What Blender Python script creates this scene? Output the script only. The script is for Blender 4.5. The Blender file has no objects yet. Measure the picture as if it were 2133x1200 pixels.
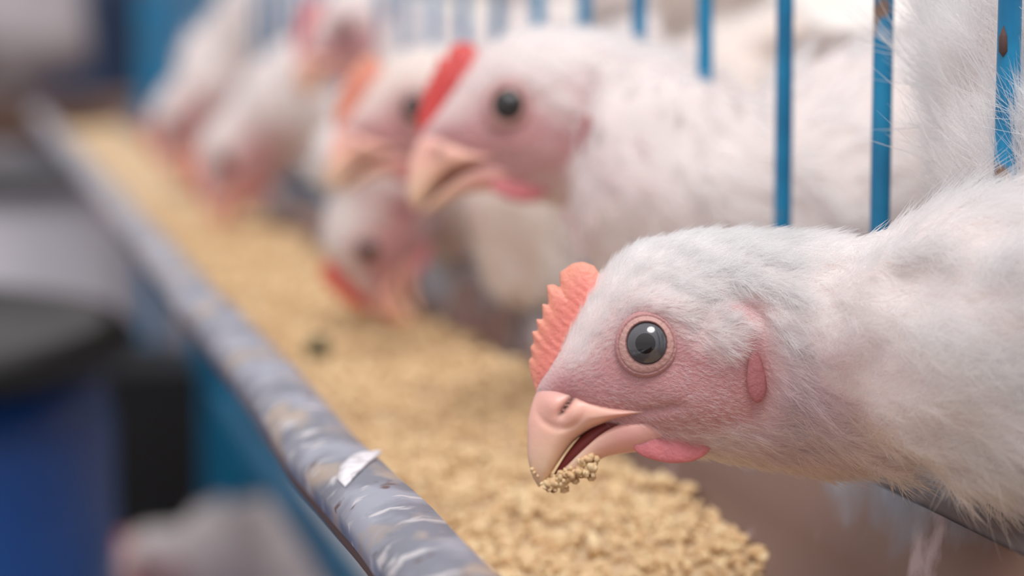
import bpy, bmesh, math, random
import numpy as np
from mathutils import Vector, Matrix

random.seed(4); RNG = np.random.default_rng(7)
SC = bpy.context.scene; COL = SC.collection

# ------------------------------------------------------------------ camera, light, exposure
H = 1.15                                   # camera height above the barn floor
YAW, PITCH, FPX = math.radians(12.5), math.radians(5.9), 5036.0
cam_d = bpy.data.cameras.new('camera'); cam = bpy.data.objects.new('camera', cam_d); COL.objects.link(cam)
cam.location = (0, 0, H); cam.rotation_mode = 'XYZ'
cam.rotation_euler = (math.pi/2 - PITCH, 0, -YAW)
cam_d.sensor_width = 36; cam_d.lens = FPX*36/2133
cam_d.clip_start = .02
cam_d.dof.use_dof = True; cam_d.dof.focus_distance = .492; cam_d.dof.aperture_fstop = 8.0
SC.camera = cam
SC.view_settings.view_transform = 'Standard'; SC.view_settings.look = 'None'
SC.view_settings.gamma = 1; SC.view_settings.use_curve_mapping = False
SC.view_settings.exposure = 0.15
SC.cycles.use_denoising = True
SC.cycles.max_bounces = 14; SC.cycles.glossy_bounces = 10; SC.cycles.diffuse_bounces = 5; SC.cycles.transmission_bounces = 12

W = bpy.data.worlds.new('overcast'); SC.world = W; W.use_nodes = True
nt = W.node_tree; bg = nt.nodes['Background']
tc = nt.nodes.new('ShaderNodeTexCoord'); sp = nt.nodes.new('ShaderNodeSeparateXYZ'); rp = nt.nodes.new('ShaderNodeValToRGB')
nt.links.new(tc.outputs['Generated'], sp.inputs[0]); nt.links.new(sp.outputs['Z'], rp.inputs[0]); nt.links.new(rp.outputs[0], bg.inputs[0])
rp.color_ramp.elements[0].position = 0.0; rp.color_ramp.elements[0].color = (.52, .47, .48, 1)
rp.color_ramp.elements[1].position = .75; rp.color_ramp.elements[1].color = (.92, .875, .89, 1)
bg.inputs[1].default_value = 0.95
sun_d = bpy.data.lights.new('daylight', 'SUN'); sun = bpy.data.objects.new('daylight', sun_d); COL.objects.link(sun)
sun_d.energy = 1.75; sun_d.angle = math.radians(28); sun_d.color = (1, .975, .955)
_dir = Vector((.12, .50, -1.0))
sun.rotation_euler = _dir.to_track_quat('-Z', 'Y').to_euler(); sun.location = (-1, -1, 4)

FWD = Vector((math.sin(YAW)*math.cos(PITCH), math.cos(YAW)*math.cos(PITCH), -math.sin(PITCH)))
RIGHT = Vector((math.cos(YAW), -math.sin(YAW), 0)); UP = RIGHT.cross(FWD)
CAM = Vector((0, 0, H))
def P(px, py, d):
    return CAM + FWD*d + RIGHT*((px-1066.5)/FPX*d) - UP*((py-600)/FPX*d)

# ------------------------------------------------------------------ materials
def mat(name, color, rough=.6, metal=0, **k):
    m = bpy.data.materials.new(name); m.use_nodes = True
    b = m.node_tree.nodes['Principled BSDF']
    b.inputs['Base Color'].default_value = (*color, 1); b.inputs['Roughness'].default_value = rough
    b.inputs['Metallic'].default_value = metal
    for n, v in k.items():
        b.inputs[n.replace('_', ' ')].default_value = v
    return m
def mixnoise(m, c2, scale=30, lo=.45, hi=.6, detail=4, bump=0, bscale=None, stretch=None, coord='Object', low=None):
    """mix a second colour in by a noise mask; chainable"""
    nt = m.node_tree; b = nt.nodes['Principled BSDF']
    tc = nt.nodes.new('ShaderNodeTexCoord'); src = tc.outputs[coord]
    if stretch:
        mp = nt.nodes.new('ShaderNodeMapping'); mp.inputs['Scale'].default_value = stretch
        nt.links.new(src, mp.inputs[0]); src = mp.outputs[0]
    n = nt.nodes.new('ShaderNodeTexNoise'); n.inputs['Scale'].default_value = scale; n.inputs['Detail'].default_value = detail
    nt.links.new(src, n.inputs['Vector'])
    r = nt.nodes.new('ShaderNodeMapRange'); r.inputs['From Min'].default_value = lo; r.inputs['From Max'].default_value = hi
    if low:   # dried feed dust settles on the lower part: level, steepness
        sx = nt.nodes.new('ShaderNodeSeparateXYZ'); nt.links.new(tc.outputs[coord], sx.inputs[0])
        m1 = nt.nodes.new('ShaderNodeMath'); m1.operation = 'SUBTRACT'; m1.inputs[0].default_value = low[0]; nt.links.new(sx.outputs['Z'], m1.inputs[1])
        m2 = nt.nodes.new('ShaderNodeMath'); m2.operation = 'MULTIPLY_ADD'; m2.inputs[1].default_value = low[1]
        nt.links.new(m1.outputs[0], m2.inputs[0]); nt.links.new(n.outputs[0], m2.inputs[2]); nt.links.new(m2.outputs[0], r.inputs[0])
    else: nt.links.new(n.outputs[0], r.inputs[0])
    mx = nt.nodes.new('ShaderNodeMix'); mx.data_type = 'RGBA'
    inp = b.inputs['Base Color']
    if inp.links: nt.links.new(inp.links[0].from_socket, mx.inputs['A'])
    else: mx.inputs['A'].default_value = inp.default_value
    mx.inputs['B'].default_value = (*c2, 1)
    nt.links.new(r.outputs[0], mx.inputs['Factor']); nt.links.new(mx.outputs['Result'], inp)
    if bump:
        bp = nt.nodes.new('ShaderNodeBump'); bp.inputs['Strength'].default_value = bump; bp.inputs['Distance'].default_value = bscale or .001
        nt.links.new(n.outputs[0], bp.inputs['Height']); nt.links.new(bp.outputs[0], b.inputs['Normal'])
    return m
def attrmat(name, rough=.5, sss=.25, bump=.3, bsc=900, **k):
    m = mat(name, (1, 1, 1), rough, **k); nt = m.node_tree; b = nt.nodes['Principled BSDF']
    a = nt.nodes.new('ShaderNodeAttribute'); a.attribute_name = 'col'
    nt.links.new(a.outputs['Color'], b.inputs['Base Color'])
    b.inputs['Subsurface Weight'].default_value = sss; b.inputs['Subsurface Scale'].default_value = .003
    b.inputs['Subsurface Radius'].default_value = (1, .35, .25)
    if bump:
        tc = nt.nodes.new('ShaderNodeTexCoord'); n = nt.nodes.new('ShaderNodeTexNoise'); n.inputs['Scale'].default_value = bsc
        n.inputs['Detail'].default_value = 3; nt.links.new(tc.outputs['Object'], n.inputs['Vector'])
        bp = nt.nodes.new('ShaderNodeBump'); bp.inputs['Strength'].default_value = bump; bp.inputs['Distance'].default_value = .0006
        nt.links.new(n.outputs[0], bp.inputs['Height']); nt.links.new(bp.outputs[0], b.inputs['Normal'])
    return m
M_skin = attrmat('chicken_skin', .6, .2, .5, 1300)
M_beak = attrmat('beak_horn', .36, .3, .15, 500)
M_comb = attrmat('comb_flesh', .45, .35, .5, 900)
M_eye = [mat('pupil', (.004, .004, .005), .05, Coat_Weight=1.0, Coat_Roughness=.03),
         mat('iris', (.075, .078, .088), .15, Coat_Weight=1.0, Coat_Roughness=.03),
         mat('eye_edge', (.012, .011, .012), .2, Coat_Weight=1.0, Coat_Roughness=.05)]
M_eye_far = [M_eye[0], mat('dark_iris', (.008, .007, .008), .25, Coat_Weight=.6, Coat_Roughness=.1), M_eye[2]]
M_mouth = mat('mouth_red', (.16, .02, .018), .5)
M_leg = mat('leg_scale', (.72, .52, .28), .6)
def hairmat():
    m = bpy.data.materials.new('down_feather'); m.use_nodes = True; nt = m.node_tree
    for n in list(nt.nodes): nt.nodes.remove(n)
    o = nt.nodes.new('ShaderNodeOutputMaterial'); a = nt.nodes.new('ShaderNodeAttribute'); a.attribute_name = 'hcol'
    d = nt.nodes.new('ShaderNodeBsdfHairPrincipled'); d.parametrization = 'COLOR'
    d.inputs['Roughness'].default_value = .55; d.inputs['Radial Roughness'].default_value = .75; d.inputs['IOR'].default_value = 1.35
    nt.links.new(a.outputs['Color'], d.inputs['Color']); nt.links.new(d.outputs[0], o.inputs[0])
    return m
M_hair = hairmat()
M_feather = mixnoise(mat('white_quill', (.84, .80, .77), .7), (.80, .70, .54), 14, .5, .7)
M_bar = mat('blue_paint', (.005, .17, .36), .38)
mixnoise(M_bar, (.01, .26, .50), 40, .45, .62)
mixnoise(M_bar, (.22, .14, .10), 75, .62, .66, 3, stretch=(1, 1, .55))
M_bluesteel = mat('blue_steel', (.003, .20, .40), .5)
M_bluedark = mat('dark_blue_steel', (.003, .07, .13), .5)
M_galv = mat('galvanised', (.25, .265, .32), .45, .45)
mixnoise(M_galv, (.42, .44, .52), 45, .44, .58, 8)
mixnoise(M_galv, (.52, .43, .36), 60, .53, .62, 10, stretch=(1, .6, 1))
mixnoise(M_galv, (.70, .68, .70), 150, .58, .66, 8, stretch=(.5, 1, 1))
mixnoise(M_galv, (.16, .10, .09), 140, .66, .72, 3, bump=.35, bscale=.0006)
M_inner = mat('dusty_galvanised', (.24, .25, .285), .5, .35)
mixnoise(M_inner, (.35, .37, .42), 60, .45, .62, 6)
mixnoise(M_inner, (.22, .135, .105), 22, .40, .56, 6, low=(.057, 14))
mixnoise(M_inner, (.50, .40, .40), 60, .60, .72, 8, stretch=(1, 1, .8), bump=.3, bscale=.0006)
M_edge = mixnoise(mat('dull_edge_metal', (.17, .15, .155), .5, .4), (.33, .30, .30), 70, .5, .62, 8)
M_rust = mat('rusty_edge', (.10, .055, .05), .8)
M_feed = mat('feed_meal', (.68, .47, .27), .9)
mixnoise(M_feed, (.80, .61, .39), 420, .4, .62, 6, bump=1.0, bscale=.0035)
M_pellet = mat('feed_crumb', (.71, .49, .27), .85)
mixnoise(M_pellet, (.84, .66, .40), 260, .42, .62, 2)
mixnoise(M_pellet, (.36, .22, .10), 300, .64, .70, 2)

# ------------------------------------------------------------------ object helpers
def tag(o, label=None, cat=None, group=None, kind=None):
    for k, v in (('label', label), ('category', cat), ('group', group), ('kind', kind)):
        if v: o[k] = v
    return o
def link(name, data, parent=None, M=None):
    o = bpy.data.objects.new(name, data); COL.objects.link(o)
    if parent: o.parent = parent
    if M is not None: o.matrix_local = M
    return o
def empty(name, loc, rz=0):
    o = bpy.data.objects.new(name, None); COL.objects.link(o); o.location = loc; o.rotation_euler = (0, 0, rz)
    o.empty_display_size = .02
    return o
def mesh_from(name, V, F, mats, smooth=True, col=None, fm=None):
    me = bpy.data.meshes.new(name); me.from_pydata([tuple(v) for v in V], [], [tuple(f) for f in F])
    for m in (mats if isinstance(mats, (list, tuple)) else [mats]): me.materials.append(m)
    if fm is not None: me.polygons.foreach_set('material_index', np.asarray(fm, dtype=np.int32))
    if smooth: me.polygons.foreach_set('use_smooth', [True]*len(me.polygons))
    if col is not None:
        a = me.attributes.new('col', 'FLOAT_COLOR', 'POINT')
        c = np.ones((len(V), 4), dtype=np.float32); c[:, :3] = col; a.data.foreach_set('color', c.ravel())
    me.update(); return me
def grid_faces(nu, nv, closed=True):
    F = []
    for i in range(nu-1):
        for j in range(nv if closed else nv-1):
            j2 = (j+1) % nv
            F.append((i*nv+j, i*nv+j2, (i+1)*nv+j2, (i+1)*nv+j))
    return F
def sm(x, a, b):
    t = np.clip((x-a)/(b-a), 0, 1); return t*t*(3-2*t)
def catmull(pts, n):
    """resample rows of pts with a Catmull-Rom spline, spaced by the distance between the first 3 columns"""
    pts = np.asarray(pts, float); m = len(pts)
    d = np.concatenate([[0], np.cumsum(np.linalg.norm(np.diff(pts[:, :3], axis=0), axis=1)+1e-9)])
    q = np.vstack([2*pts[0]-pts[1], pts, 2*pts[-1]-pts[-2]])
    s = np.linspace(0, d[-1], n); out = []
    for x in s:
        i = min(max(np.searchsorted(d, x)-1, 0), m-2); t = (x-d[i])/(d[i+1]-d[i])
        p0, p1, p2, p3 = q[i], q[i+1], q[i+2], q[i+3]
        out.append(.5*((2*p1)+(-p0+p2)*t+(2*p0-5*p1+4*p2-p3)*t*t+(-p0+3*p1-3*p2+p3)*t**3))
    return np.array(out), s, d
class MB:
    def __init__(s): s.V = []; s.F = []
    def add(s, V, F):
        k = len(s.V); s.V += [tuple(v) for v in V]; s.F += [tuple(i+k for i in f) for f in F]; return s
    def box(s, x0, x1, y0, y1, z0, z1, bv=0):
        V = [(x, y, z) for x in (x0, x1) for y in (y0, y1) for z in (z0, z1)]
        return s.add(V, [(0, 1, 3, 2), (4, 6, 7, 5), (0, 4, 5, 1), (2, 3, 7, 6), (0, 2, 6, 4), (1, 5, 7, 3)])
    def lathe(s, prof, c=(0, 0, 0), n=40, cap=True):
        V = [(c[0]+r*math.cos(2*math.pi*j/n), c[1]+r*math.sin(2*math.pi*j/n), c[2]+z) for r, z in prof for j in range(n)]
        F = grid_faces(len(prof), n)
        if cap: F += [tuple(range(n-1, -1, -1)), tuple(range((len(prof)-1)*n, len(prof)*n))]
        return s.add(V, F)
    def tube(s, pts, r, n=10):
        pts = [Vector(p) for p in pts]; rr = r if isinstance(r, (list, tuple)) else [r]*len(pts); V = []
        up = Vector((0, 0, 1))
        for i, p in enumerate(pts):
            t = (pts[min(i+1, len(pts)-1)]-pts[max(i-1, 0)]).normalized()
            a = t.cross(up if abs(t.z) < .9 else Vector((0, 1, 0))).normalized(); b = t.cross(a)
            V += [p+(a*math.cos(2*math.pi*j/n)+b*math.sin(2*math.pi*j/n))*rr[i] for j in range(n)]
        F = grid_faces(len(pts), n)+[tuple(range(n-1, -1, -1)), tuple(range((len(pts)-1)*n, len(pts)*n))]
        return s.add(V, F)
    def build(s, name, m, parent=None, smooth=False, bevel=0):
        me = mesh_from(name, s.V, s.F, m, smooth); o = link(name, me, parent)
        if bevel:
            b = o.modifiers.new('bevel', 'BEVEL'); b.width = bevel; b.segments = 2; b.limit_method = 'ANGLE'
        return o

# ------------------------------------------------------------------ the place
ZR = H-.0955          # trough rim height
ZB = H-.140           # trough bottom
def struct(o): o['kind'] = 'structure'; return o
M_floor = mixnoise(mat('concrete', (.25, .235, .235), .85), (.16, .15, .15), 3, .4, .6, 6)
M_wallm = mixnoise(mat('barn_wall', (.27, .26, .29), .9), (.20, .20, .24), 2, .4, .6, 6)
M_paint = mixnoise(mat('barn_plaster', (.62, .57, .57), .9), (.52, .47, .47), 3, .4, .6, 6)
struct(MB().box(-2.5, 2.5, -1.5, 8.2, -.1, 0).build('floor', M_floor))
struct(MB().box(-2.5, 2.5, 8.0, 8.2, 0, 2.6).build('wall_back', M_wallm))
struct(MB().box(1.5, 1.65, -1.5, 8.0, 0, 2.6).build('wall_right', M_paint))

# ---- trough: one bent sheet, rims with dents, bolted seam
Y0, Y1 = .26, 3.3
trough = empty('feed_trough', (0, 0, H-.16)); Zt = H-.16
tag(trough, 'long galvanised metal feed trough with a dented scratched rim, holding yellow feed', 'feed trough')
def sheet(prof, y0, y1, ny, wob=0.0, thick=.0012):
    """extrude an x,z profile along y with slow dents; prof given as (x,z) list, closed by thickness"""
    prof = [Vector(p) for p in prof]; n = len(prof); off = []
    for i in range(n):
        t = (prof[min(i+1, n-1)]-prof[max(i-1, 0)]).normalized(); off.append(prof[i]+Vector((t.y, -t.x))*thick)
    loop = prof+off[::-1]; V = []
    for k in range(ny):
        y = y0+(y1-y0)*(k/(ny-1))**1.6
        dx = wob*(math.sin(y*17+1)+.5*math.sin(y*37+2)+.15*math.sin(y*97))
        dz = wob*.5*(math.sin(y*21)+.3*math.sin(y*53+1))
        for p in loop: V.append((p.x+dx, y, p.y+dz))
    F = grid_faces(ny, len(loop)); m = len(loop); F += [tuple(range(m-1, -1, -1)), tuple(range((ny-1)*m, ny*m))]
    return V, F
def arc(cx, cz, r, a0, a1, n):
    return [(cx+r*math.cos(math.radians(a0+(a1-a0)*i/n)), cz+r*math.sin(math.radians(a0+(a1-a0)*i/n))) for i in range(n+1)]
zr, zb = ZR-Zt, ZB-Zt
pan = [(.0885, zr-.002), (.0915, zr-.02), (.098, zb+.012), (.108, zb+.002), (.12, zb), (.165, zb), (.176, zb+.003), (.184, zb+.014), (.1905, zr-.022), (.194, zr-.003)]
V, F = sheet(pan[::-1], Y0, Y1, 60, .0003); MB().add(V, F).build('trough_pan', M_inner, trough, True)
lip = [(.0905, zr-.006), (.0885, zr-.0015), (.0868, zr+.0006), (.083, zr+.0012), (.079, zr+.0008), (.0752, zr-.0006), (.0730, zr-.003), (.0735, zr-.0065), (.0755, zr-.0075)]
V, F = sheet(lip, Y0, Y1, 240, .00075); MB().add(V, F).build('rolled_rim', M_galv, trough, True)
V, F = sheet([(.0742, zr-.0068), (.0738, zr-.0098), (.0748, zr-.0105)], Y0, Y1, 200, .00075, .0008); MB().add(V, F).build('rusty_rim_edge', M_rust, trough, True)
V, F = sheet([(.1935, zr-.006), (.194, zr-.0006), (.1965, zr+.0008), (.200, zr+.0006), (.2015, zr-.0002)], Y0, Y1, 120, .0004)
MB().add(V, F).build('cage_side_rim', M_edge, trough, True)
# overlapping seam strip on the cage-side wall
sb = MB()
V, F = sheet([(.1925, zr-.006), (.1885, zr-.022), (.1825, zb+.014)], .850, .868, 4, 0, .0016); sb.add(V, F); sb.build('seam_strip', M_inner, trough, True)
# white scuff on the rolled rim
pts = []
M_white = mixnoise(mat('white_scuff', (.86, .84, .88), .5), (.6, .58, .6), 300, .5, .6)
def on_z(px, py, z):
    d = (P(px, py, 1)-CAM); t = (z-H)/d.z; return CAM+d*t
far_e = [(712, 984), (734, 972), (752, 965), (772, 959), (792, 956)]; near_e = [(703, 1000), (717, 1020), (742, 1006), (766, 986), (793, 961)]
lx_ = np.array([p_[0] for p_ in lip[2:8]][::-1]); lz_ = np.array([p_[1] for p_ in lip[2:8]][::-1])
top = []
for a_, b_ in zip(far_e, near_e):
    for t_ in np.linspace(0, 1, 5):
        q = on_z(a_[0]+(b_[0]-a_[0])*t_+2*math.sin(9*t_+a_[0]), a_[1]+(b_[1]-a_[1])*t_, ZR); wb = .00075
        dx_ = wb*(math.sin(q.y*17+1)+.5*math.sin(q.y*37+2)+.15*math.sin(q.y*97)); dz_ = wb*.5*(math.sin(q.y*21)+.3*math.sin(q.y*53+1))
        top.append((q.x, q.y, float(np.interp(q.x-dx_, lx_, lz_))+dz_+.0012+.0005))
V = top; F = grid_faces(5, 5, False)
sc_ = MB().add(V, F).build('white_scuff', M_white, trough, True); so = sc_.modifiers.new('thickness', 'SOLIDIFY'); so.thickness = .0005; so.offset = 0

# ---- feed
def feed_h(x, y):
    base = np.interp(y, [.25, .44, .52, .60, .75, 1.0, 3.3], [.1375, .1372, .1345, .128, .1235, .1225, .121])
    h = -base + .0022*np.sin(y*38+x*60)+.0014*np.sin(y*91+x*140+1)+.001*np.sin(x*210+y*33)
    h += .007*np.exp(-((x-.176)/.02)**2)*np.exp(-((y-.80)/.07)**2) - .004*np.exp(-((x-.15)/.02)**2-((y-.98)/.05)**2)
    h += .004*np.exp(-((x-.18)/.015)**2)*sm(y, .40, .50)
    return np.maximum(h, -.1392)
nx, ny = 60, 700
xs = np.linspace(.0985, .1835, nx); ys = .27+(3.28-.27)*(np.linspace(0, 1, ny))**1.5
X, Y = np.meshgrid(xs, ys)
Z = H+feed_h(X, Y)+RNG.normal(0, .00035, X.shape)
me = mesh_from('feed_meal', np.stack([X.ravel(), Y.ravel(), Z.ravel()], 1), grid_faces(ny, nx, False), M_feed)
o = link('feed_meal', me); tag(o, 'loose yellow ground feed lying along the metal trough', 'feed', kind='stuff')
ico = bmesh.new(); bmesh.ops.create_icosphere(ico, subdivisions=1, radius=1); iv = np.array([v.co[:] for v in ico.verts]); ifc = np.array([[v.index for v in f.verts] for f in ico.faces]); ico.free()
def crumbs(pos, size):
    n = len(pos); R = RNG.normal(size=(n, 3, 3)); R, _ = np.linalg.qr(R)
    sc = np.stack([RNG.uniform(.75, 1.3, n), RNG.uniform(.7, 1.05, n), RNG.uniform(.55, .95, n)], 1)*size[:, None]
    J = 1+RNG.normal(0, .13, (n, len(iv)))
    V = (iv[None]*J[..., None]*sc[:, None, :])@R+pos[:, None, :]
    F = ifc[None]+(np.arange(n)*len(iv))[:, None, None]
    return V.reshape(-1, 3), F.reshape(-1, 3)
n = 15000
cy = .30+RNG.beta(1.0, 2.0, n)*1.5; cx = RNG.uniform(.100, .184, n)
clump = np.sin(cx*330+cy*90)+np.sin(cy*170-cx*200+1)+np.sin(cx*600+cy*410)*.7
keep = (clump > -.9+RNG.normal(0, .5, n)) | (cy > .56); cx, cy = cx[keep], cy[keep]; n = len(cx)
cs = np.exp(RNG.normal(math.log(.00115), .30, n)); cs[cy > .9] *= 1.2; cs[cy < .62] *= 1.08
cz = H+feed_h(cx, cy)+cs*RNG.uniform(.1, .9, n)+np.maximum(0, clump[keep])*.0009
V, F = crumbs(np.stack([cx, cy, cz], 1), cs)
me = mesh_from('feed_crumbs', V, F, M_pellet); o = link('feed_crumbs', me)
tag(o, 'crumbly yellow feed grains scattered over the meal in the trough', 'feed', kind='stuff')
# dark clump on the feed
M_drop = mixnoise(mat('dark_clump', (.10, .10, .055), .8), (.22, .19, .11), 200, .4, .6)
c = on_z(664, 742, H-.1215)
V, F = crumbs(np.array([[c.x+dx, c.y+dy, H-.1175+dz] for dx, dy, dz in ((0, 0, 0), (.003, .008, -.001), (-.0035, -.003, -.001), (.001, -.008, -.0015))]), np.array([.0048, .0036, .0032, .003]))
o = link('dark_dropping', mesh_from('dark_dropping', V, F, M_drop)); tag(o, 'small dark greenish clump lying on the feed beside the rolled rim', 'dropping')

# ---- cage front with its bars
XB, SP, YB = .2045, .070, .458
cage = empty('wire_cage', (0, 0, ZR-.03)); zc = ZR-.03
tag(cage, 'blue painted wire cage with vertical bars and rust spots along the trough', 'cage')
for k in range(-2, 38):
    y = YB+SP*k; r = .0024
    lean = random.uniform(-.0012, .0012); m = MB()
    pts = [(XB+lean*t*.3, y+lean*(t-.5)*2+.0004*math.sin(t*9+k), -.006+.40*t) for t in np.linspace(0, 1, 16)]
    bar_ = m.tube(pts, [r*(1+random.uniform(-.05, .05)) for _ in pts], 12).build('bar', M_bar, cage, True)
    if k == 0:
        q = P(2087, 92, .50); a = np.array([XB-.0019, y-.0014, q.z-zc])
        sv = iv*np.array([.0011, .0012, .0034])*(1+RNG.normal(0, .1, (len(iv), 1)))+a
        MB().add(sv, ifc).build('rust_blister', M_rust, bar_, True)
for x, z, nm in ((XB+.0045, -.004, 'bottom_rail'), (XB+.0045, .392, 'top_rail')):
    MB().tube([(x, Y0, z), (x, 3.15, z)], .003, 10).build(nm, M_bar, cage, True)
fl = MB()
for i in range(22): fl.tube([(XB+.006+i*.033, Y0, -.105), (XB+.006+i*.033, 3.15, -.105)], .0016, 6)
for i in range(30): fl.tube([(XB+.004, Y0+.02+i*.1, -.108), (.93, Y0+.02+i*.1, -.108)], .0018, 6)
fl.build('floor_mesh', M_bar, cage, True)
bk = MB()
for i in range(58): bk.tube([(.93, Y0+.02+i*.05, -.11), (.93, Y0+.02+i*.05, .392)], .0018, 6)
bk.build('back_mesh', M_bar, cage, True)
for y in (Y0, 3.15):
    for x in (.2145, .93):
        MB().box(x-.008, x+.012, y-.01, y+.01, -zc+.002, .40).build('corner_post', M_bluesteel, cage)
# blue post and rails under the trough, seen below the rim
bp = empty('cage_stand', (.16, 2.55, 0)); tag(bp, 'blue painted steel stand under the trough, behind the blue drum', 'stand')
q0, q1 = P(392, 800, 2.6), P(512, 800, 2.6)
MB().box(q0.x-.16, q1.x-.16, -.004, .03, 0, ZR-.075).build('upright', M_bluesteel, bp)
MB().box(.050, .068, -1.60, -.30, H-.345, H-.327).build('lower_rail', M_bluesteel, bp)
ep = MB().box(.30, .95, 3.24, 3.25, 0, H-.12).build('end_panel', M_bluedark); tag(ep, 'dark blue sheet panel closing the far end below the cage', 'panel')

# ---- drums and clutter in the aisle
M_drum = mixnoise(mat('blue_plastic', (.006, .07, .30), .38), (.01, .09, .36), 4, .4, .6)
M_black = mat('black_plastic', (.012, .012, .012), .45)
M_grey = mixnoise(mat('grey_plastic', (.33, .315, .36), .6), (.28, .27, .31), 4, .4, .6)
def drum(x, y, r, top, name, body, lid, label, lidh=.055, rimname='lid'):
    e = empty(name, (x, y, 0)); tag(e, label, 'drum')
    z = top-lidh
    prof = [(r*.93, 0), (r*.96, .02), (r*.97, z*.3), (r, z*.33), (r, z*.36), (r*.97, z*.39), (r*.97, z*.66), (r, z*.69), (r, z*.72), (r*.97, z*.75), (r*.965, z*.95), (r*.93, z)]
    MB().lathe(prof, n=64).build('drum_body', body, e, True)
    MB().lathe([(r*.95, z-.004), (r*1.01, z-.004), (r*1.02, z+lidh*.4), (r*1.01, top-.008), (r*.98, top), (r*.93, top), (r*.90, top-.012), (r*.2, top-.012)], n=64).build(rimname, lid, e, True)
    return e
drum(-.185, 1.50, .275, H-.168, 'plastic_drum', M_drum, M_black, 'blue plastic drum with a black lid standing lowest at the left', .020)
drum(-.10, 3.66, .31, H-.190, 'plastic_drum', mat('lilac_grey_plastic', (.72, .69, .76), .6), mat('dark_grey_lid', (.05, .05, .055), .5), 'pale grey plastic drum with a dark rim behind the blue drum', .014)
M_sack = mixnoise(mat('woven_sack', (.56, .53, .55), .85), (.45, .42, .44), 8, .4, .6, bump=.5, bscale=.01)
def sack(loc, size, rot, label):
    bm = bmesh.new(); bmesh.ops.create_cube(bm, size=2); bmesh.ops.subdivide_edges(bm, edges=bm.edges[:], cuts=9, use_grid_fill=True)
    for v in bm.verts:
        p = v.co; k = 1-.28*abs(p.z)**4; n_ = .05*math.sin(p.z*7+p.x*3)+.03*math.sin(p.x*9+p.y*5)
        L = (abs(p.x)**4+abs(p.y)**4)**.25 or 1
        v.co = Vector((p.x*k*(1+n_)/max(L, .8)**.3*size[0], p.y*k*(1+n_)*size[1]/max(L, .8)**.3, p.z*size[2]))
    me = bpy.data.meshes.new('feed_sack'); bm.to_mesh(me); bm.free(); me.materials.append(M_sack)
    me.polygons.foreach_set('use_smooth', [True]*len(me.polygons))
    o = link('feed_sack', me); o.location = loc; o.rotation_euler = rot; tag(o, label, 'sack', 'feed sacks in the aisle'); return o
tb = empty('wooden_table', (.02, 5.0, 0)); tag(tb, 'low brown wooden table at the back of the aisle', 'table')
M_wood = mixnoise(mat('brown_wood', (.16, .085, .055), .8), (.09, .05, .035), 10, .4, .6, stretch=(1, 8, 1))
MB().box(-.55, .62, -.3, .35, H-.20, H-.12).build('tabletop', M_wood, tb)
for x in (-.5, .56):
    for y in (-.26, .28): MB().box(x-.03, x+.03, y-.03, y+.03, 0, H-.20).build('leg', M_wood, tb)
sack((.06, 5.0, H-.12+.272), (.13, .12, .24), (0, -.30, .1), 'pale grey feed sack leaning on the wooden table')
sack((-.32, 4.95, H-.12+.210), (.18, .15, .20), (0, .05, .3), 'grey feed sack at the left end of the wooden table')
drum(.28, 6.0, .16, H+.22, 'plastic_drum', mat('navy_plastic', (.02, .04, .09), .5), M_black, 'narrow dark blue drum standing behind the wooden table')
o = MB().box(-.03, .03, -.03, .03, 0, 2.6).build('blue_post', M_bluesteel); q = P(322, 60, 5.7); o.location = (q.x, q.y, 0)
tag(o, 'bright blue upright post rising behind the wooden table', 'post')
ck = MB().box(-.12, .198, 2.22, 2.42, 0, H-.304).build('shadow_block', M_black); tag(ck, 'added black block standing in for the shadow behind the blue drum, left of the blue upright', 'crate')  # solid black box added where only shadow fills the gap beside the drum
bx = MB().box(-.35, .35, -.2, .2, 0, H-.33).build('grey_crate', M_grey); bx.location = (.20, 4.30, 0)
tag(bx, 'tall grey crate in front of the wooden table', 'crate')

# ------------------------------------------------------------------ chickens
S = .55/FPX            # one photo pixel at the front head, in metres
def L(x, y): return ((x-1350), (710-y))
HEAD = [((1112, 826), (1142, 850), 22), ((1118, 800), (1200, 868), 48), ((1144, 756), (1272, 888), 70), ((1176, 702), (1342, 912), 86),
        ((1212, 638), (1402, 932), 103), ((1256, 574), (1466, 940), 121), ((1308, 524), (1524, 946), 136), ((1385, 500), (1585, 952), 150),
        ((1472, 490), (1645, 958), 164), ((1568, 490), (1705, 966), 192)]
def head_disp(a, b):
    """relief on the side of the head, in pixels along the normal"""
    x, y = a+1350, 710-b
    g = lambda cx, cy, sx, sy: np.exp(-((x-cx)/sx)**2-((y-cy)/sy)**2)
    r = np.hypot(a, b)
    d = -4*np.exp(-(r/52)**2)-6*g(1295, 690, 45, 60)           # socket and the hollow in front of it
    d += -26*g(1165, 850, 50, 42)-7*g(1290, 852, 60, 16)                               # face steps back behind the nostril
    d += 9*g(1385, 635, 75, 22)                                  # brow
    d += 7*g(1512, 700, 44, 62)                                 # ear tuft
    t = np.hypot((x-1518)/1.0, (y-690)/1.15); d += -9*np.exp(-((t-66)/12)**2)*sm(1600-y, 860, 940)
    d += -12*g(1572, 775, 20, 60)
    d += 10*g(1440, 850, 90, 45)+5*g(1385, 800, 60, 30)          # cheek
    d += -9*np.exp(-((y-(850-(x-1340)*.22))/9)**2)*sm(x, 1330, 1350)*(1-sm(x, 1400, 1430))  # fold behind the mouth
    return d
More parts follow.
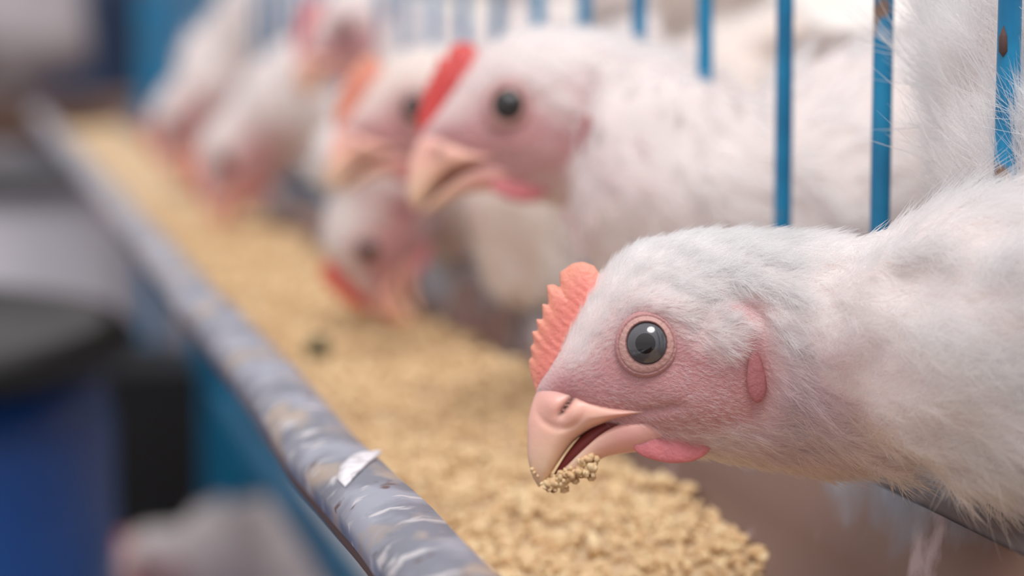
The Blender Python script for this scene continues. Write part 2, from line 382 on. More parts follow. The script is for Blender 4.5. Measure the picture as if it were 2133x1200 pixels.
def superloft(secs, n, nv, kind):
    """beak halves from (top, bottom, half width) sections, local pixels"""
    rows = [[*L(*t), *L(*b), w] for t, b, w in secs]; rows = np.array(rows, float)
    key = np.hstack([(rows[:, :2]+rows[:, 2:4])/2, np.zeros((len(rows), 1)), rows]); R, _, _ = catmull(key, n)
    R = R[:, 3:]; V = []
    for r in R:
        T = r[:2]; B = r[2:4]; w = max(r[4], .5)
        for j in range(nv):
            th = 2*math.pi*j/nv; c = math.cos(th); s_ = math.sin(th)
            if kind == 'upper': h = .30+.70*c if c > 0 else .30+.30*c
            elif kind == 'lower': h = .72+.28*c if c > 0 else .72+.72*c
            else: h = .5+.5*c
            cc = w*math.copysign(abs(s_)**(1.1 if kind == 'upper' and c > 0 else .8), s_)
            p = B+(T-B)*h; V.append((p[0], p[1], cc))
    V = np.array(V); F = grid_faces(n, nv)+[tuple(range(nv-1, -1, -1)), tuple(range((n-1)*nv, n*nv))]
    return V, F
UPPER = [((1395, 832), (1400, 857), 82), ((1335, 835), (1345, 859), 86), ((1275, 834), (1294, 866), 86), ((1218, 812), (1252, 882), 77), ((1168, 794), (1222, 896), 68),
         ((1120, 806), (1194, 916), 57), ((1098, 862), (1174, 940), 47), ((1094, 915), (1156, 966), 38), ((1096, 958), (1140, 990), 27), ((1105, 992), (1126, 1007), 13), ((1116, 1012), (1119, 1014), 2)]
LOWER = [((1375, 856), (1380, 925), 76), ((1335, 862), (1338, 936), 76), ((1290, 872), (1296, 942), 66), ((1250, 894), (1258, 950), 53), ((1215, 925), (1230, 966), 41),
         ((1180, 962), (1198, 988), 29), ((1152, 998), (1166, 1010), 15), ((1138, 1016), (1142, 1020), 4)]
LINING = [((1370, 850), (1375, 868), 60), ((1320, 848), (1325, 885), 60), ((1260, 866), (1268, 905), 50), ((1212, 900), (1225, 940), 38), ((1175, 945), (1188, 970), 25), ((1150, 985), (1160, 1000), 8)]
def beak_upper(hi):
    V, F = superloft(UPPER, 90 if hi else 26, 72 if hi else 24, 'upper'); x = V[:, 0]+1350; y = 710-V[:, 1]; s = np.sign(V[:, 2])*sm(np.abs(V[:, 2]), 5, 30)
    # nostril: slit along (1162,862)-(1194,824) under a swollen flap
    ax, ay = 1164, 862; dx, dy = 30, -38; Ln = math.hypot(dx, dy); u = ((x-ax)*dx+(y-ay)*dy)/Ln; v = ((x-ax)*-dy+(y-ay)*dx)/Ln
    cu = np.exp(-((u-Ln/2)/(Ln*.50))**4)
    slit = cu*np.exp(-(v/(5.5))**2)
    V[:, 2] += s*(-17*slit + 10*np.exp(-((x-1150)/20)**2-((y-836)/24)**2) + 5*np.exp(-((x-1196)/14)**2-((y-856)/22)**2) - 5*np.exp(-((np.hypot((x-1168)/1.1, y-842)-46)/7)**2)*sm(y, 835, 880))
    horn = sm(y+(x-1100)*.25, 870, 990)
    base = np.array([.91, .52, .42]); tip = np.array([.91, .65, .46])
    col = base+(tip-base)*horn[:, None]
    fl = np.exp(-((x-1150)/30)**2-((y-835)/30)**2)[:, None]; col = col*(1-.5*fl)+.5*fl*np.array([.78, .42, .36])
    up_ = (.75*(1-sm(y, 795, 850)))[:, None]; col = col*(1-up_)+up_*np.array([.70, .36, .35])
    edge = sm(x, 1230, 1330)[:, None]; col = col*(1-edge)+edge*np.array([.80, .42, .36])
    col = col*(1-slit[:, None]*.9)+slit[:, None]*.9*np.array([.10, .015, .012])
    return V, F, col
def comb_mesh(hi):
    out = [(1112, 815), (1099, 775), (1096, 748), (1104, 743), (1099, 722), (1108, 713), (1103, 688), (1117, 688), (1112, 662), (1127, 664), (1125, 630), (1139, 634),
           (1134, 592), (1150, 590), (1163, 598), (1161, 566), (1174, 557), (1187, 547), (1210, 543), (1234, 552), (1245, 570), (1243, 588)]
    base = [(1135, 830), (1145, 800), (1152, 775), (1158, 755), (1165, 735), (1178, 705), (1195, 672), (1218, 645), (1245, 622), (1262, 600)]
    out = np.array([L(*p) for p in out], float); base = np.array([L(*p) for p in base], float)
    n = 170 if hi else 60; m = 22 if hi else 8
    def rs(p, n, smooth=0):
        d = np.concatenate([[0], np.cumsum(np.linalg.norm(np.diff(p, axis=0), axis=1))]); s = np.linspace(0, d[-1], n)
        q = np.stack([np.interp(s, d, p[:, 0]), np.interp(s, d, p[:, 1])], 1)
        for _ in range(smooth): q[1:-1] = (q[:-2]+2*q[1:-1]+q[2:])/4
        return q
    O = rs(out, n, 3 if hi else 1); B = rs(base, n, 2); V = []; C = []
    for i in range(n):
        for j in range(2*m):
            t = j/m if j <= m else (2*m-j)/m; sd = 1 if j <= m else -1
            p = B[i]+(O[i]-B[i])*t
            th = (17*(1-t)**.8+6.5*math.sqrt(max(0, 1-t**4)))*min(1, 4*i/n+.3)*min(1, 5*(n-1-i)/n+.25)
            th += 1.3*math.sin(p[0]*.23+p[1]*.11)*math.sin(p[1]*.19)*(1-t)
            bend = 5*math.sin(p[1]*.03)*t
            V.append((p[0], p[1], sd*th+bend)); C.append(t)
    F = grid_faces(n, 2*m)+[tuple(range(2*m-1, -1, -1)), tuple(range((n-1)*2*m, n*2*m))]
    return np.array(V), F, np.array(C)
def ellipsoid(cx, cy, cz, rx, ry, rz, n=24, f=None):
    V = []
    for i in range(n+1):
        ph = math.pi*i/n
        for j in range(n*2):
            th = math.pi*j/n; V.append((rx*math.sin(ph)*math.cos(th), ry*math.cos(ph), rz*math.sin(ph)*math.sin(th)))
    V = np.array(V)
    if f: V = f(V)
    return V+np.array([cx, cy, cz]), grid_faces(n+1, n*2)
HM = {}
def head_meshes(hi, combcol, redness):
    key = (hi, combcol)
    if key in HM: return HM[key]
    d = {}
    V, F, c = beak_upper(hi); d['upper_beak'] = mesh_from('upper_beak', V*S, F, M_beak, col=c)
    V, F = superloft(LOWER, 60 if hi else 20, 48 if hi else 20, 'lower'); x = V[:, 0]+1350
    h = sm(x, 1330, 1180)[:, None] if False else (1-sm(x, 1170, 1310))[:, None]
    d['lower_beak'] = mesh_from('lower_beak', V*S, F, M_beak, col=np.array([.86, .47, .42])*(1-h)+h*np.array([.90, .61, .45]))
    V, F = superloft(LINING, 20, 20, 'mid'); d['mouth_lining'] = mesh_from('mouth_lining', V*S, F, M_mouth)
    V, F, t = comb_mesh(hi); cc = np.array(combcol); c2 = np.clip(cc*np.array([1.03, 1.32, 1.15]), 0, 1)
    tt = sm(t, .35, 1)[:, None]; d['comb'] = mesh_from('comb', V*S, F, M_comb, col=cc*(1-tt)+c2*tt)
    k = redness
    def wf(V):
        V = V.copy(); V[:, 1] += np.where(V[:, 1] > 0, -V[:, 1]*.55, 0); V[:, 0] *= 1+.10*(-V[:, 1]/34); V[:, 1] *= 1+.18*np.sin(V[:, 0]/70+.6); V[:, 2] += 2*np.sin(V[:, 0]*.12)
        return V
    V, F = ellipsoid(0, 0, 0, 80, 40, 13, 22, wf)
    d['wattle'] = mesh_from('wattle', V*S, F, M_comb, col=np.tile(np.array([.66, .22*k, .24*k]), (len(V), 1)))
    V, F = ellipsoid(0, 0, 0, 19, 54, 9, 18, lambda V: np.stack([V[:, 0]*(1-.25*V[:, 1]/54), V[:, 1], V[:, 2]], 1))
    d['ear_lobe'] = mesh_from('ear_lobe', V*S, F, M_comb, col=np.tile(np.array([.38, .14*k, .15*k]), (len(V), 1)))
    # eye: sphere cap rows, local z outwards
    R = 52; n = 28; V = [(0, 0, R)]; F = []; fm = []; N = 40
    for i in range(1, n+1):
        ph = math.radians(100)*i/n
        V += [(R*math.sin(ph)*math.cos(2*math.pi*j/N), R*math.sin(ph)*math.sin(2*math.pi*j/N), R*math.cos(ph)) for j in range(N)]
    def mid(i):
        r = R*math.sin(math.radians(100)*i/n); return 0 if r < 19.5 else (1 if r < 38 else 2)
    for j in range(N): F.append((0, 1+j, 1+(j+1) % N)); fm.append(0)
    for i in range(1, n):
        for j in range(N):
            a = 1+(i-1)*N; F.append((a+j, a+N+j, a+N+(j+1) % N, a+(j+1) % N)); fm.append(mid(i+.5))
    F.append(tuple(1+(n-1)*N+j for j in range(N-1, -1, -1))); fm.append(2)
    d['eye'] = mesh_from('eye', np.array(V)*S, F, M_eye if hi else M_eye_far, fm=fm)
    prof = [(39, 0), (39.5, 5), (41.5, 7), (44, 6.6), (48, 4.6), (52, 3.6), (55, 2.4), (57, .6), (59, .4), (62, .6), (65, -.6), (69, -5), (75, -14)]
    V = []; C = []; N = 110 if hi else 40
    for r0, h in prof:
        r = r0 if r0 < 44 else 44+(r0-44)*.62
        for j in range(N):
            th = 2*math.pi*j/N; e = 1+.10*max(0, math.cos(th-math.radians(-40)))**2*(r > 45)-.05*max(0, math.cos(th-math.radians(130)))**2*(r > 45)
            al = 1-.05*abs(math.sin(th))*(r < 50)
            wr = .9*math.sin(th*37+r) if r > 55 else .3*math.sin(th*23)
            V.append((r*e*math.cos(th), r*e*al*math.sin(th), h+wr))
            C.append((.24, .12, .11) if r < 43 else ((.58, .34, .31) if r < 51 else ((.40, .21, .20) if r < 54 else (.50, .26, .26))))
    F = grid_faces(len(prof), N)
    d['eyelid'] = mesh_from('eyelid', np.array(V)*S, F, M_skin, col=np.array(C))
    HM[key] = d; return d

def make_curves(name, P0, parent, rad, col):
    """P0: (n, k, 3) points, rad: (n, k), col: (n, 3)"""
    n, k, _ = P0.shape
    cu = bpy.data.hair_curves.new(name); cu.add_curves([k]*n)
    cu.attributes['position'].data.foreach_set('vector', P0.astype(np.float32).ravel())
    a = cu.attributes.get('radius') or cu.attributes.new('radius', 'FLOAT', 'POINT'); a.data.foreach_set('value', rad.astype(np.float32).ravel())
    a = cu.attributes.new('hcol', 'FLOAT_COLOR', 'CURVE'); c = np.ones((n, 4), np.float32); c[:, :3] = col; a.data.foreach_set('color', c.ravel())
    cu.materials.append(M_hair)
    return link(name, cu, parent)
def unit(a): return a/np.maximum(np.linalg.norm(a, axis=-1, keepdims=True), 1e-9)

def chicken(label, eye, depth, roll, yaw, k, neck, body, hi=0, combcol=(.72, .13, .11), red=1.0, pitch=0, group='chickens feeding through the bars', tint=(1, 1, 1), squash=1.0, dens=1.0, E0=None, frame=None, legs=True):
    # head frame: A back of the head, B up, C towards the lens side
    A, B, C = RIGHT.copy(), UP.copy(), -FWD.copy()
    if frame: A, B, C = frame
    R = Matrix.Rotation(math.radians(yaw), 3, B); A, C = R@A, R@C
    R = Matrix.Rotation(math.radians(roll), 3, C); A, B = R@A, R@B
    if pitch: R = Matrix.Rotation(math.radians(pitch), 3, A); B, C = R@B, R@C
    E = E0 if E0 is not None else P(eye[0], eye[1], depth)
    body = [(Vector((x, y, z+H)), r) for x, y, z, r in body]
    neck = [((P(px, py, d) if not isinstance(px, Vector) else px), r) for px, py, d, r in neck]
    mid = body[len(body)//2][0]; root = empty('chicken', (mid.x, mid.y, zc-.103))
    O = np.array(root.location)
    tag(root, label, 'chicken', group)
    En, An, Bn, Cn = (np.array(v) for v in (E, A, B, C)); s = S*k
    rows = []
    for t, b, w in HEAD:
        T = np.array(L(*t)); Bt = np.array(L(*b)); c = (T+Bt)/2; u = (T-Bt)/2
        rows.append(np.concatenate([En+(An*c[0]+Bn*c[1])*s, (An*u[0]+Bn*u[1])*s, Cn*w*s]))
    nh = len(rows)
    U = unit(rows[-1][3:6]); Wd = unit(rows[-1][6:9]); prev = rows[-1][:3]; pts = [np.array(p) for p, r in neck+body]; rs = [r for p, r in neck+body]
    sgn = 1 if np.dot(np.cross(unit(pts[0]-prev), U), Wd) > 0 else -1
    for i, p in enumerate(pts):
        q = pts[i+1] if i+1 < len(pts) else p+(p-(pts[i-1]))
        o_ = pts[i-1] if i > 0 else prev
        t = unit(q-o_); U = unit(U-np.dot(U, t)*t); w = sgn*np.cross(t, U); r = rs[i]
        sq = squash if i >= len(neck) else (.82 if hi else .95)
        rows.append(np.concatenate([p, U*r, w*r*sq]))
    nu, nv = (420, 200) if hi else (120, 56)
    R9, sv, dd = catmull(rows, nu)
    sh = dd[nh-1]; npk = dd[nh+len(neck)-1]
    th = np.linspace(0, 2*math.pi, nv, endpoint=False)
    hw = max(2, int(.011/(sv[1]-sv[0]))); ker = np.ones(2*hw+1)/(2*hw+1); Rs = R9.copy()
    for _ in range(3):
        pad = np.vstack([np.repeat(Rs[:1], hw, 0), Rs, np.repeat(Rs[-1:], hw, 0)]); Rs = np.stack([np.convolve(pad[:, q_], ker, 'valid') for q_ in range(9)], 1)
    wgt = (sm(sv, sh*.80, sh*1.15)*(1-sm(sv, sv[-1]-.05, sv[-1])))[:, None]; R9 = R9*(1-wgt)+Rs*wgt
    V = R9[:, None, :3]+R9[:, None, 3:6]*np.cos(th)[None, :, None]+R9[:, None, 6:9]*np.sin(th)[None, :, None]
    loc = V-En; a = loc@An/s; b = loc@Bn/s; c = loc@Cn/s
    inhead = (1-sm(sv, sh*1.0, sh*1.25))[:, None]
    out = unit(R9[:, None, 3:6]*np.cos(th)[None, :, None]+R9[:, None, 6:9]*np.sin(th)[None, :, None])
    V = V+out*(head_disp(a, b)*inhead*sm(np.abs(np.sin(th)), .25, .7)[None, :]*s)[..., None]
    # soft lumps over neck and body
    lump = (np.sin(sv*150)[:, None]*np.sin(th*3+1)[None]+np.sin(sv*260+2)[:, None]*np.sin(th*5)[None])*.0012*sm(sv, sh, sh*1.6)[:, None]
    V = V+out*lump[..., None]
    du = np.gradient(V, axis=0); dv = np.roll(V, -1, 1)-np.roll(V, 1, 1); N = unit(np.cross(dv, du))
    flip = np.sign((N*out).sum(-1).mean()); N *= flip
    flow = unit(du)
    # colour: bare pink face, paler where down covers it
    x, y = a+1350, 710-b; g = lambda cx, cy, sx, sy: np.exp(-((x-cx)/sx)**2-((y-cy)/sy)**2)
    pk = np.clip(1.15*g(1340, 725, 105, 85)+1.0*g(1305, 818, 120, 52)+.95*g(1400, 850, 120, 70)+.55*g(1170, 815, 60, 60)+.55*g(1480, 790, 90, 90)+.9*g(1560, 740, 50, 130)+.55*g(1520, 635, 55, 22), 0, 1)*inhead
    pk = np.clip(pk-.35*g(1515, 705, 34, 45), 0, 1)*(1 if hi else .72); face = pk; crown = 0*pk
    pink = np.clip(pk+.25*(1-sm(sv, sh*.8, sh*1.5))[:, None]*sm(y, 650, 800), 0, 1)
    skin = np.array([.58, .28, .29])*np.ones(V.shape); 
    skin += (np.array([.52, .30, .29])-skin)*(g(1430, 860, 120, 70)*.35+np.clip(g(1300, 640, 60, 30), 0, 1)*.3)[..., None]
    white = np.array([.78, .70, .68])*np.array(tint); colr = skin*pink[..., None]+white*(1-pink[..., None])
    F = grid_faces(nu, nv)+[tuple(range(nv-1, -1, -1)), tuple(range((nu-1)*nv, nu*nv))]
    Vl = (V-O).reshape(-1, 3)
    if flip > 0: pass
    bo = link('body', mesh_from('body', Vl, F, M_skin, col=colr.reshape(-1, 3)), root)
    # head pieces
    hm = head_meshes(hi, combcol, red)
    HMx = Matrix.Translation(E-root.location)@Matrix(((A.x, B.x, C.x), (A.y, B.y, C.y), (A.z, B.z, C.z))).to_4x4()@Matrix.Scale(k, 4)
    for nm in ('comb', 'upper_beak', 'lower_beak', 'mouth_lining'): link(nm, hm[nm], root, HMx)
    for sd in (1, -1):
        m = (np.sin(th)[None]*sd > .3)*np.ones(a.shape, bool)
        dist = np.where(m & (inhead > .5), a**2+b**2, 1e9); i0 = np.unravel_index(dist.argmin(), dist.shape)
        cs = c[i0]+10; nn = N[i0]; nl = Vector((nn@An, nn@Bn, nn@Cn)); nl = (nl+Vector((0, 0, sd*1.2))).normalized()
        q = nl.to_track_quat('Z', 'Y').to_matrix().to_4x4()
        pos = Vector((0, 0, cs))
        eo_ = link('eye', hm['eye'], root, HMx@Matrix.Translation((pos-nl*38)*S)@q@Matrix.Scale(1.1, 4))
        link('eyelid', hm['eyelid'], eo_, Matrix.Translation((0, 0, 34*S/1.1))@Matrix.Scale(1.08/1.1, 4))
        def surf(px, py):
            la, lb = L(px, py); dd_ = np.where(m, (a-la)**2+(b-lb)**2, 1e9); i = np.unravel_index(dd_.argmin(), dd_.shape); n_ = N[i]
            return c[i], Vector((n_@An, n_@Bn, n_@Cn)).normalized()
        cw, nw = surf(1398, 905)
        la, lb = L(1399, 914); link('wattle', hm['wattle'], root, HMx@Matrix.Translation(Vector((la, lb, sd*max(abs(cw)-9, 40)))*S)@Matrix.Rotation(sd*-.18, 4, 'X')@Matrix.Rotation(.06, 4, 'Z'))
        ce, ne = surf(1570, 775)
        la, lb = L(1570, 775); link('ear_lobe', hm['ear_lobe'], root, HMx@Matrix.Translation(Vector((la, lb, ce+sd*2))*S)@Matrix.Rotation(sd*.25, 4, 'Y')@Matrix.Rotation(.07, 4, 'Z'))
    # plumage
    quad = np.linalg.norm(np.cross(du, dv), axis=-1)
    ear = np.exp(-((x-1572)/22)**4-((y-775)/52)**4)
    r_ = np.hypot(a, b)
    bare = np.clip(np.exp(-(r_/52)**10)+ear+(1-sm(x-(y-800)*.0, 1150, 1190))*(y > 700)+np.exp(-((x-1150)/82)**4-((y-865)/58)**4), 0, 1)*inhead
    bare = np.clip(bare+inhead*(1-sm(x+(y-560)*.55, 1200, 1250))*(y < 760)*0+inhead*sm(y, 930, 960)*(x < 1360), 0, 1)
    mv = 1-(1-sm(sv, sh*1.5, sh*2.0))[:, None]*np.clip(.40*np.exp(-((x-1650)/140)**2-((y-820)/150)**2)+.34*np.exp(-((x-1560)/200)**2-((y-950)/50)**2), 0, .40)
    mauve = lambda i, j: mv[i, j]
    # --- A: single fine filaments on the head
    def sample(wgt, n):
        p = (wgt*quad).ravel(); p = p/p.sum(); idx = RNG.choice(p.size, n, p=p)
        i, j = np.unravel_index(idx, quad.shape)
        fu, fv = RNG.random(n), RNG.random(n); i2 = np.minimum(i+1, nu-1); j2 = (j+1) % nv
        w4 = [((1-fu)*(1-fv))[:, None], (fu*(1-fv))[:, None], ((1-fu)*fv)[:, None], (fu*fv)[:, None]]
        f = lambda G: G[i, j]*w4[0]+G[i2, j]*w4[1]+G[i, j2]*w4[2]+G[i2, j2]*w4[3]
        return f(V), unit(f(N)), unit(f(flow)), i, j
    side = lambda d, n_: unit(np.cross(d, n_))
    nA = int((46000 if hi else 2600)*dens)
    wA = inhead*(1-bare)*(.30+.70*(1-face))
    p, n_, fl_, i, j = sample(wA, nA)
    fc = (face*(1-crown))[i, j]; back = sm(x[i, j], 1300, 1650)
    gd = 1 if hi else 2.4
    ln = ((13+24*(1-fc)+40*back*(1-fc))*(1-.65*np.exp(-((x[i, j]-1545)/40)**2-((y[i, j]-775)/62)**2)))*(1+1.3*np.exp(-((x[i, j]-1400)/85)**2-((y[i, j]-884)/16)**2))*RNG.uniform(.5, 1.45, nA)*s*(1 if hi else 1.5)
    sd_ = side(fl_, n_); down = -Bn
    # face fuzz runs back and a little down; the crown runs straight back
    swA = .35*np.sin(p@np.array([610., 390., 560.]))+.25*np.sin(p@np.array([-920., 810., 730.])+1.3); liA = .10*np.sin(p@np.array([1340., -970., 1110.]))
    d0 = unit(fl_+sd_*(swA*(1-.4*fc)+RNG.normal(0, .22, nA))[:, None]+n_*((RNG.uniform(.05, .55, nA)+liA)*(1-.3*fc))[:, None]+down*(.28*fc)[:, None])
    t = np.linspace(0, 1, 4)[None, :, None]
    curl = sd_*RNG.normal(0, .25, nA)[:, None]-n_*.22
    Pt = p[:, None]+d0[:, None]*ln[:, None, None]*t+curl[:, None]*ln[:, None, None]*t*t*.6
    rad = (np.array([.9, .8, .55, .12])[None]*np.where(fc > .5, .5, .75)[:, None]*s*gd)
    shade = RNG.uniform(.96, 1.0, nA)[:, None]
    colA = np.clip(((np.array([.93, .80, .83])-np.array([.27, .32, .32])*(RNG.random(nA)[:, None] < .55))*fc[:, None]+np.array([.985, .917, .90])*(1-fc)[:, None])*mauve(i, j)[:, None]**np.array([.8, 1.4, 1.2])*(1-.22*(RNG.random(nA)[:, None] < .25))*shade*np.array(tint), 0, .98)
    # --- B: feathers with barbs on nape, neck and body
    nF = int((11000 if hi else 1500)*dens); nb = 22 if hi else 11
    wB = (sm(sv, sh*.22, sh*.9)[:, None]*(1-face)**2)*(1-bare)*(1 if hi else 1)
    if hi: wB = wB*(1.0-.75*sm(sv, npk+.12, npk+.18))[:, None]*(1-.8*np.exp(-((x-1550)/35)**2-((y-775)/65)**2))
    p, n_, fl_, i, j = sample(wB*np.ones(quad.shape), nF)
    gr = sm(sv[i], sh*.7, sh*2.8)
    long = 1+.7*(RNG.random(nF) < .08)
    Lf = long*(.0040+.0050*sm(sv[i], sh*.4, sh*1.1)+.0140*sm(sv[i], sh*.95, sh*2.2))*RNG.uniform(.7, 1.3, nF)*k
    Lf = Lf*(1+.5*np.clip(-n_[:, 2], 0, 1))
    sd_ = side(fl_, n_)
    sw = .30*np.sin(p@np.array([310., 190., 260.]))+.22*np.sin(p@np.array([-420., 510., 330.])+1.3)
    li = .17+.10*np.sin(p@np.array([540., -370., 610.])+.5)
    fd = unit(fl_+sd_*(sw+RNG.normal(0, .20, nF))[:, None]+n_*(li+RNG.uniform(-.08, .22, nF))[:, None])
    fs = unit(np.cross(fd, n_)); fn = unit(np.cross(fs, fd)); fn = fn*np.sign((fn*n_).sum(-1))[:, None]
    rep = lambda q_: np.repeat(q_, nb, 0)
    ts = RNG.uniform(0, .85, nF*nb); sgn_ = np.where(RNG.random(nF*nb) < .5, -1, 1); Lr = rep(Lf)
    phi = RNG.uniform(.15, .75, nF*nb)*(1-.45*ts)
    st = rep(p)+rep(fd)*(Lr*ts*.75)[:, None]-rep(n_)*(.15*Lr*ts**2)[:, None]
    bd = unit(rep(fd)*np.cos(phi)[:, None]+rep(fs)*(sgn_*np.sin(phi))[:, None]+rep(fn)*RNG.normal(0, .16, nF*nb)[:, None])
    bl = Lr*RNG.uniform(.35, .62, nF*nb)*(1-.35*ts)
    Pb = st[:, None]+bd[:, None]*bl[:, None, None]*t+(rep(fd)*.25-rep(n_)*.18+RNG.normal(0, .10, (nF*nb, 3)))[:, None]*bl[:, None, None]*t*t*.5
    # loose barbs and quills sag a little
    radB = np.array([1.0, .9, .6, .12])[None]*np.full(nF*nb, .000085 if hi else .00030)[:, None]*k
    cf = np.clip(np.array([.985, .927, .92])*(1-.34*RNG.random(nF)**3-.05*(1+np.sin(p@np.array([410., 620., -530.]))))[:, None]*mauve(i, j)[:, None]**np.array([.8, 1.4, 1.2])*np.array(tint), 0, .985)
    colB = rep(cf)
    AP = np.concatenate([Pt, Pb])-O; AR = np.concatenate([np.broadcast_to(rad, (nA, 4)), radB]); AC = np.concatenate([colA, colB])
    make_curves('plumage', AP, root, AR, AC)
    # folded wings: overlapping quills along each flank
    ib = len(body)//2-1; b0, b1 = np.array(body[ib][0]), np.array(body[ib+2][0]); tt = unit(b1-b0); rr_ = body[ib+1][1]
    upv = np.array([0, 0, 1.]); upv = unit(upv-np.dot(upv, tt)*tt); sdv = np.cross(tt, upv)
    for sd in (1, -1):
        Vw = []; Fw = []
        for q in range(22):
            row = q % 2; u_ = (q//2)/10
            root_p = b0-tt*.035+tt*(.055*u_+.02*row)
            ang = math.radians(62-88*u_); Lw = (.085+.03*u_)*(1 if row else .62)
            rad_ = (rr_*squash+.013+.0025*(1-u_)-(.0 if row else -.003))
            nU, nW = 10, 5; kk = len(Vw)
            for a_ in range(nU):
                t_ = a_/(nU-1); wd = .0115*math.sin(math.pi*min(1, .12+.80*t_))**.6*(1 if t_ < .97 else .4)
                for b_ in range(nW):
                    v_ = (b_/(nW-1)-.5)*2
                    an2 = ang+v_*wd/rr_-.28*t_*(1-u_)
                    pr = rad_*(1-.10*t_*t_)-.0016*v_*v_
                    Vw.append(root_p+tt*Lw*t_+(sdv*sd*math.cos(an2)+upv*math.sin(an2)*(rr_/(rr_*squash)))*pr-O)
            Fw += [tuple(x_+kk for x_ in f_) for f_ in grid_faces(nU, nW, False)]
        w_ = link('wing', mesh_from('wing', Vw, Fw, M_feather), root)
        so = w_.modifiers.new('thickness', 'SOLIDIFY'); so.thickness = .0007
    # legs down to the cage floor
    if legs:
        for sd in (-1, 1):
            lx, ly = (0, sd*.03) if abs(body[-1][0].x-body[0][0].x) > abs(body[-1][0].y-body[0][0].y) else (sd*.03, 0)
            m = MB().tube([(lx, ly, mid.z-root.location.z-.03), (lx+.006, ly, .045), (lx, ly, .004)], [.014, .007, .0055], 10)
            for an in (-.6, 0, .6, math.pi): m.tube([(lx, ly, .005), (lx-.028*math.cos(an), ly+.028*math.sin(an), .0035)], [.0048, .002], 8)
            m.build('leg', M_leg, root, True)
    return root

PALE = (.80, .255, .21)
# body points: x, y, z relative to the lens, radius
chicken('white chicken with a pale orange comb and feed on its beak, nearest and in focus', (1354, 712), .51, 0, -6, .930,
        [(1790, 738, .500, .0224), (1905, 722, .491, .0238), (2030, 690, .480, .0252)],
        [(.211, .432, -.065, .034), (.240, .450, -.055, .047), (.266, .476, -.018, .066), (.290, .503, .010, .080), (.33, .53, .008, .086), (.39, .55, -.01, .080), (.45, .57, 0, .050), (.49, .58, .01, .02)],
        hi=1, combcol=PALE, dens=1.6, squash=.95, legs=True)
chicken('white chicken with a bright red comb, head raised just behind the nearest one', (1064, 226), .73, -6.5, -3, 1.02,
        [(1335, 275, .725, .0265), (1390, 360, .71, .0325), (1440, 430, .70, .036)],
        [(.216, .660, -.058, .037), (.255, .68, -.055, .052), (.32, .72, -.075, .070), (.40, .745, -.075, .074), (.47, .76, -.05, .052), (.51, .76, -.01, .02)], combcol=(.66, .07, .07), dens=2.0)
chicken('white chicken with an orange comb half hidden behind the red-combed one', (850, 229), .90, -6, 12, 1.0,
        [(1080, 300, .89, .028), (1130, 390, .88, .035)],
        [(.200, .850, -.06, .046), (.25, .865, -.065, .060), (.32, .885, -.06, .075), (.40, .90, -.05, .078), (.47, .91, -.03, .055), (.51, .92, -.01, .02)], combcol=(.72, .25, .18), red=1.1, tint=(1, .97, .91))
chicken('white chicken with its head bent down pecking the feed below the others', (770, 520), 1.0, 70, 0, .90,
        [(750, 330, 1.0, .027), (830, 290, 1.02, .031), (960, 340, 1.02, .038)],
        [(.205, 1.0, -.055, .046), (.26, 1.03, -.06, .060), (.33, 1.05, -.06, .075), (.41, 1.06, -.05, .078), (.48, 1.07, -.03, .055), (.52, 1.08, -.01, .02)], combcol=(.66, .08, .07))
chicken('white chicken with its head held highest, touching the top of the picture', (722, 66), 1.25, 3, 6, 1.0,
        [(860, 90, 1.24, .028), (910, 160, 1.24, .034)],
        [(.215, 1.235, -.04, .046), (.26, 1.24, -.05, .060), (.33, 1.25, -.06, .075), (.41, 1.26, -.05, .078), (.48, 1.27, -.03, .055), (.52, 1.28, -.01, .02)], combcol=(.66, .16, .18))
chicken('white chicken stretching down to eat, second from the far end of the row', (478, 340), 1.5, 38, -6, 1.08,
        [(600, 240, 1.5, .040), (680, 215, 1.5, .044)],
        [(.212, 1.47, -.035, .046), (.26, 1.48, -.05, .060), (.33, 1.49, -.06, .075), (.41, 1.5, -.05, .078), (.48, 1.51, -.03, .055), (.52, 1.52, -.01, .02)], combcol=(.70, .22, .18))
chicken('white chicken stretching down to eat, farthest of the row', (372, 262), 1.85, 42, -8, 1.12,
        [(470, 170, 1.86, .044), (545, 110, 1.86, .048)],
        [(.212, 1.85, .015, .052), (.26, 1.85, -.02, .064), (.33, 1.86, -.05, .078), (.41, 1.87, -.05, .08), (.48, 1.88, -.03, .055), (.52, 1.89, -.01, .02)], combcol=(.70, .22, .16))

# lower tier: one bird looks out below the trough, on its own shelf
def low_bird():
    r = chicken('white chicken low down at the bottom left, head out of the tier below', (305, 1172), 2.0, -4, 0, 1.25,
            [(440, 1160, 2.0, .046)],
            [(.215, 2.0, -.445, .055), (.30, 2.0, -.45, .075), (.38, 2.0, -.45, .080), (.45, 2.0, -.43, .055), (.49, 2.0, -.41, .02)], combcol=(.66, .20, .20), group='chickens in the tier below', legs=False)
    for sd in (-1, 1):
        MB().tube([(0, sd*.03, H-.48-r.location.z), (0, sd*.03, H-.56-r.location.z)], [.014, .006], 10).build('leg', M_leg, r, True)
    sh = MB().box(.20, .93, 1.2, 2.2, H-.575, H-.56).build('lower_shelf', M_grey)
    tag(sh, 'grey shelf of the tier below carrying the low chicken', 'shelf')
low_bird()

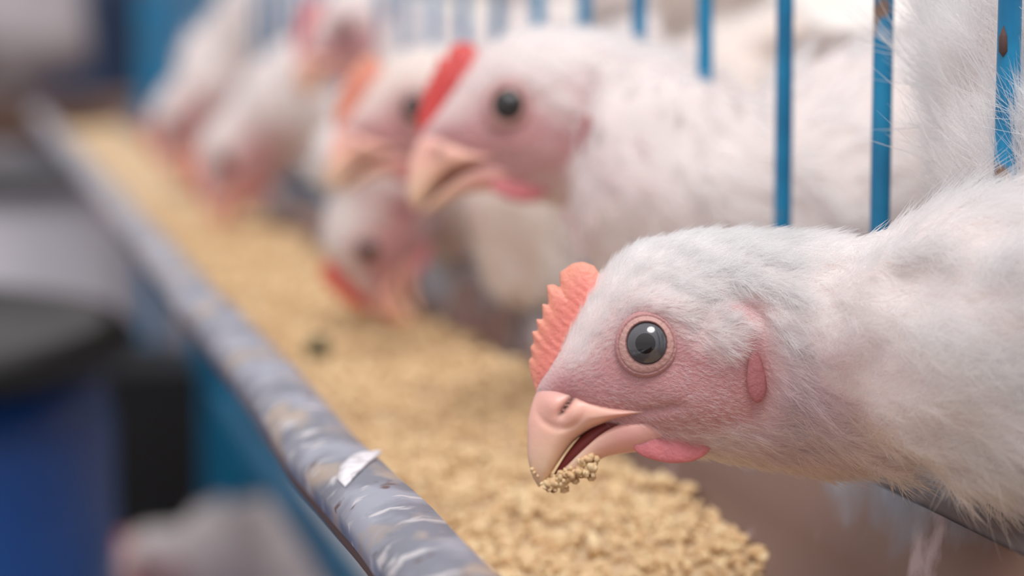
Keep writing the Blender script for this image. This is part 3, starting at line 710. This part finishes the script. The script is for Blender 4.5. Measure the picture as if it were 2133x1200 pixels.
# birds deeper in the cage: one bird, copied with its parts
def copy_tree(o, parent=None):
    c = o.copy(); COL.objects.link(c)
    if parent: c.parent = parent
    for ch in o.children: copy_tree(ch, c)
    return c
fr = (Vector((0, 1, 0)), Vector((0, 0, 1)), Vector((1, 0, 0)))
proto = chicken('white chicken inside the cage', (0, 0), 1, 0, 0, 1.0,
        [(Vector((.50, .80, H+.01)), 0, 0, .034), (Vector((.50, .83, H-.03)), 0, 0, .047)],
        [(.50, .86, -.055, .066), (.50, .91, -.06, .085), (.50, .97, -.055, .090), (.50, 1.03, -.045, .077), (.50, 1.08, -.05, .045), (.50, 1.10, -.04, .015)],
        E0=Vector((.50, .745, H+.045)), frame=fr, group='chickens deeper in the cage', tint=(1, .95, .90), dens=1.2)
base = proto.location.copy()
inner = [((.63, 1.55), .15, 'white chicken inside the cage, seen high between the two nearest bars'),
         ((.63, 1.98), -.15, 'white chicken inside the cage behind the third bar from the right'),
         ((.63, 2.42), .1, 'white chicken inside the cage behind the fifth bar from the right'),
         ((.82, 2.02), .0, 'white chicken at the back of the cage near the top right'),
         ((.82, 2.44), .2, 'white chicken at the back of the cage above the neck of the red-combed one'),
         ((.42, 2.30), .4, 'white chicken far along the cage, behind the thin distant bars')]
for i, ((x, y), rz, lab) in enumerate(inner):
    o = proto if i == 0 else copy_tree(proto)
    o.location = (x, y, base.z); o.rotation_euler = (0, 0, rz); o['label'] = lab

# crumbs stuck to the nearest beak
pts = []; sz = []
for _ in range(190):
    u = random.random(); px = 1150+85*u+random.gauss(0, 7); py = 1008-40*u+random.gauss(0, 8)
    pts.append(P(px, py, .5125-.0042*random.uniform(.3, 1.15)*(.35+u))); sz.append(random.uniform(.0005, .0012))
for px, py in ((1113, 985), (1120, 992), (1108, 978), (1205, 940), (1212, 932), (1135, 1016), (1145, 1020), (1128, 1008)):
    pts.append(P(px, py, .5105)); sz.append(.0006)
V, F = crumbs(np.array(pts), np.array(sz)); o = link('beak_crumbs', mesh_from('beak_crumbs', V, F, M_pellet))
tag(o, 'wet feed crumbs stuck under the beak of the chicken in focus', 'feed', kind='stuff')
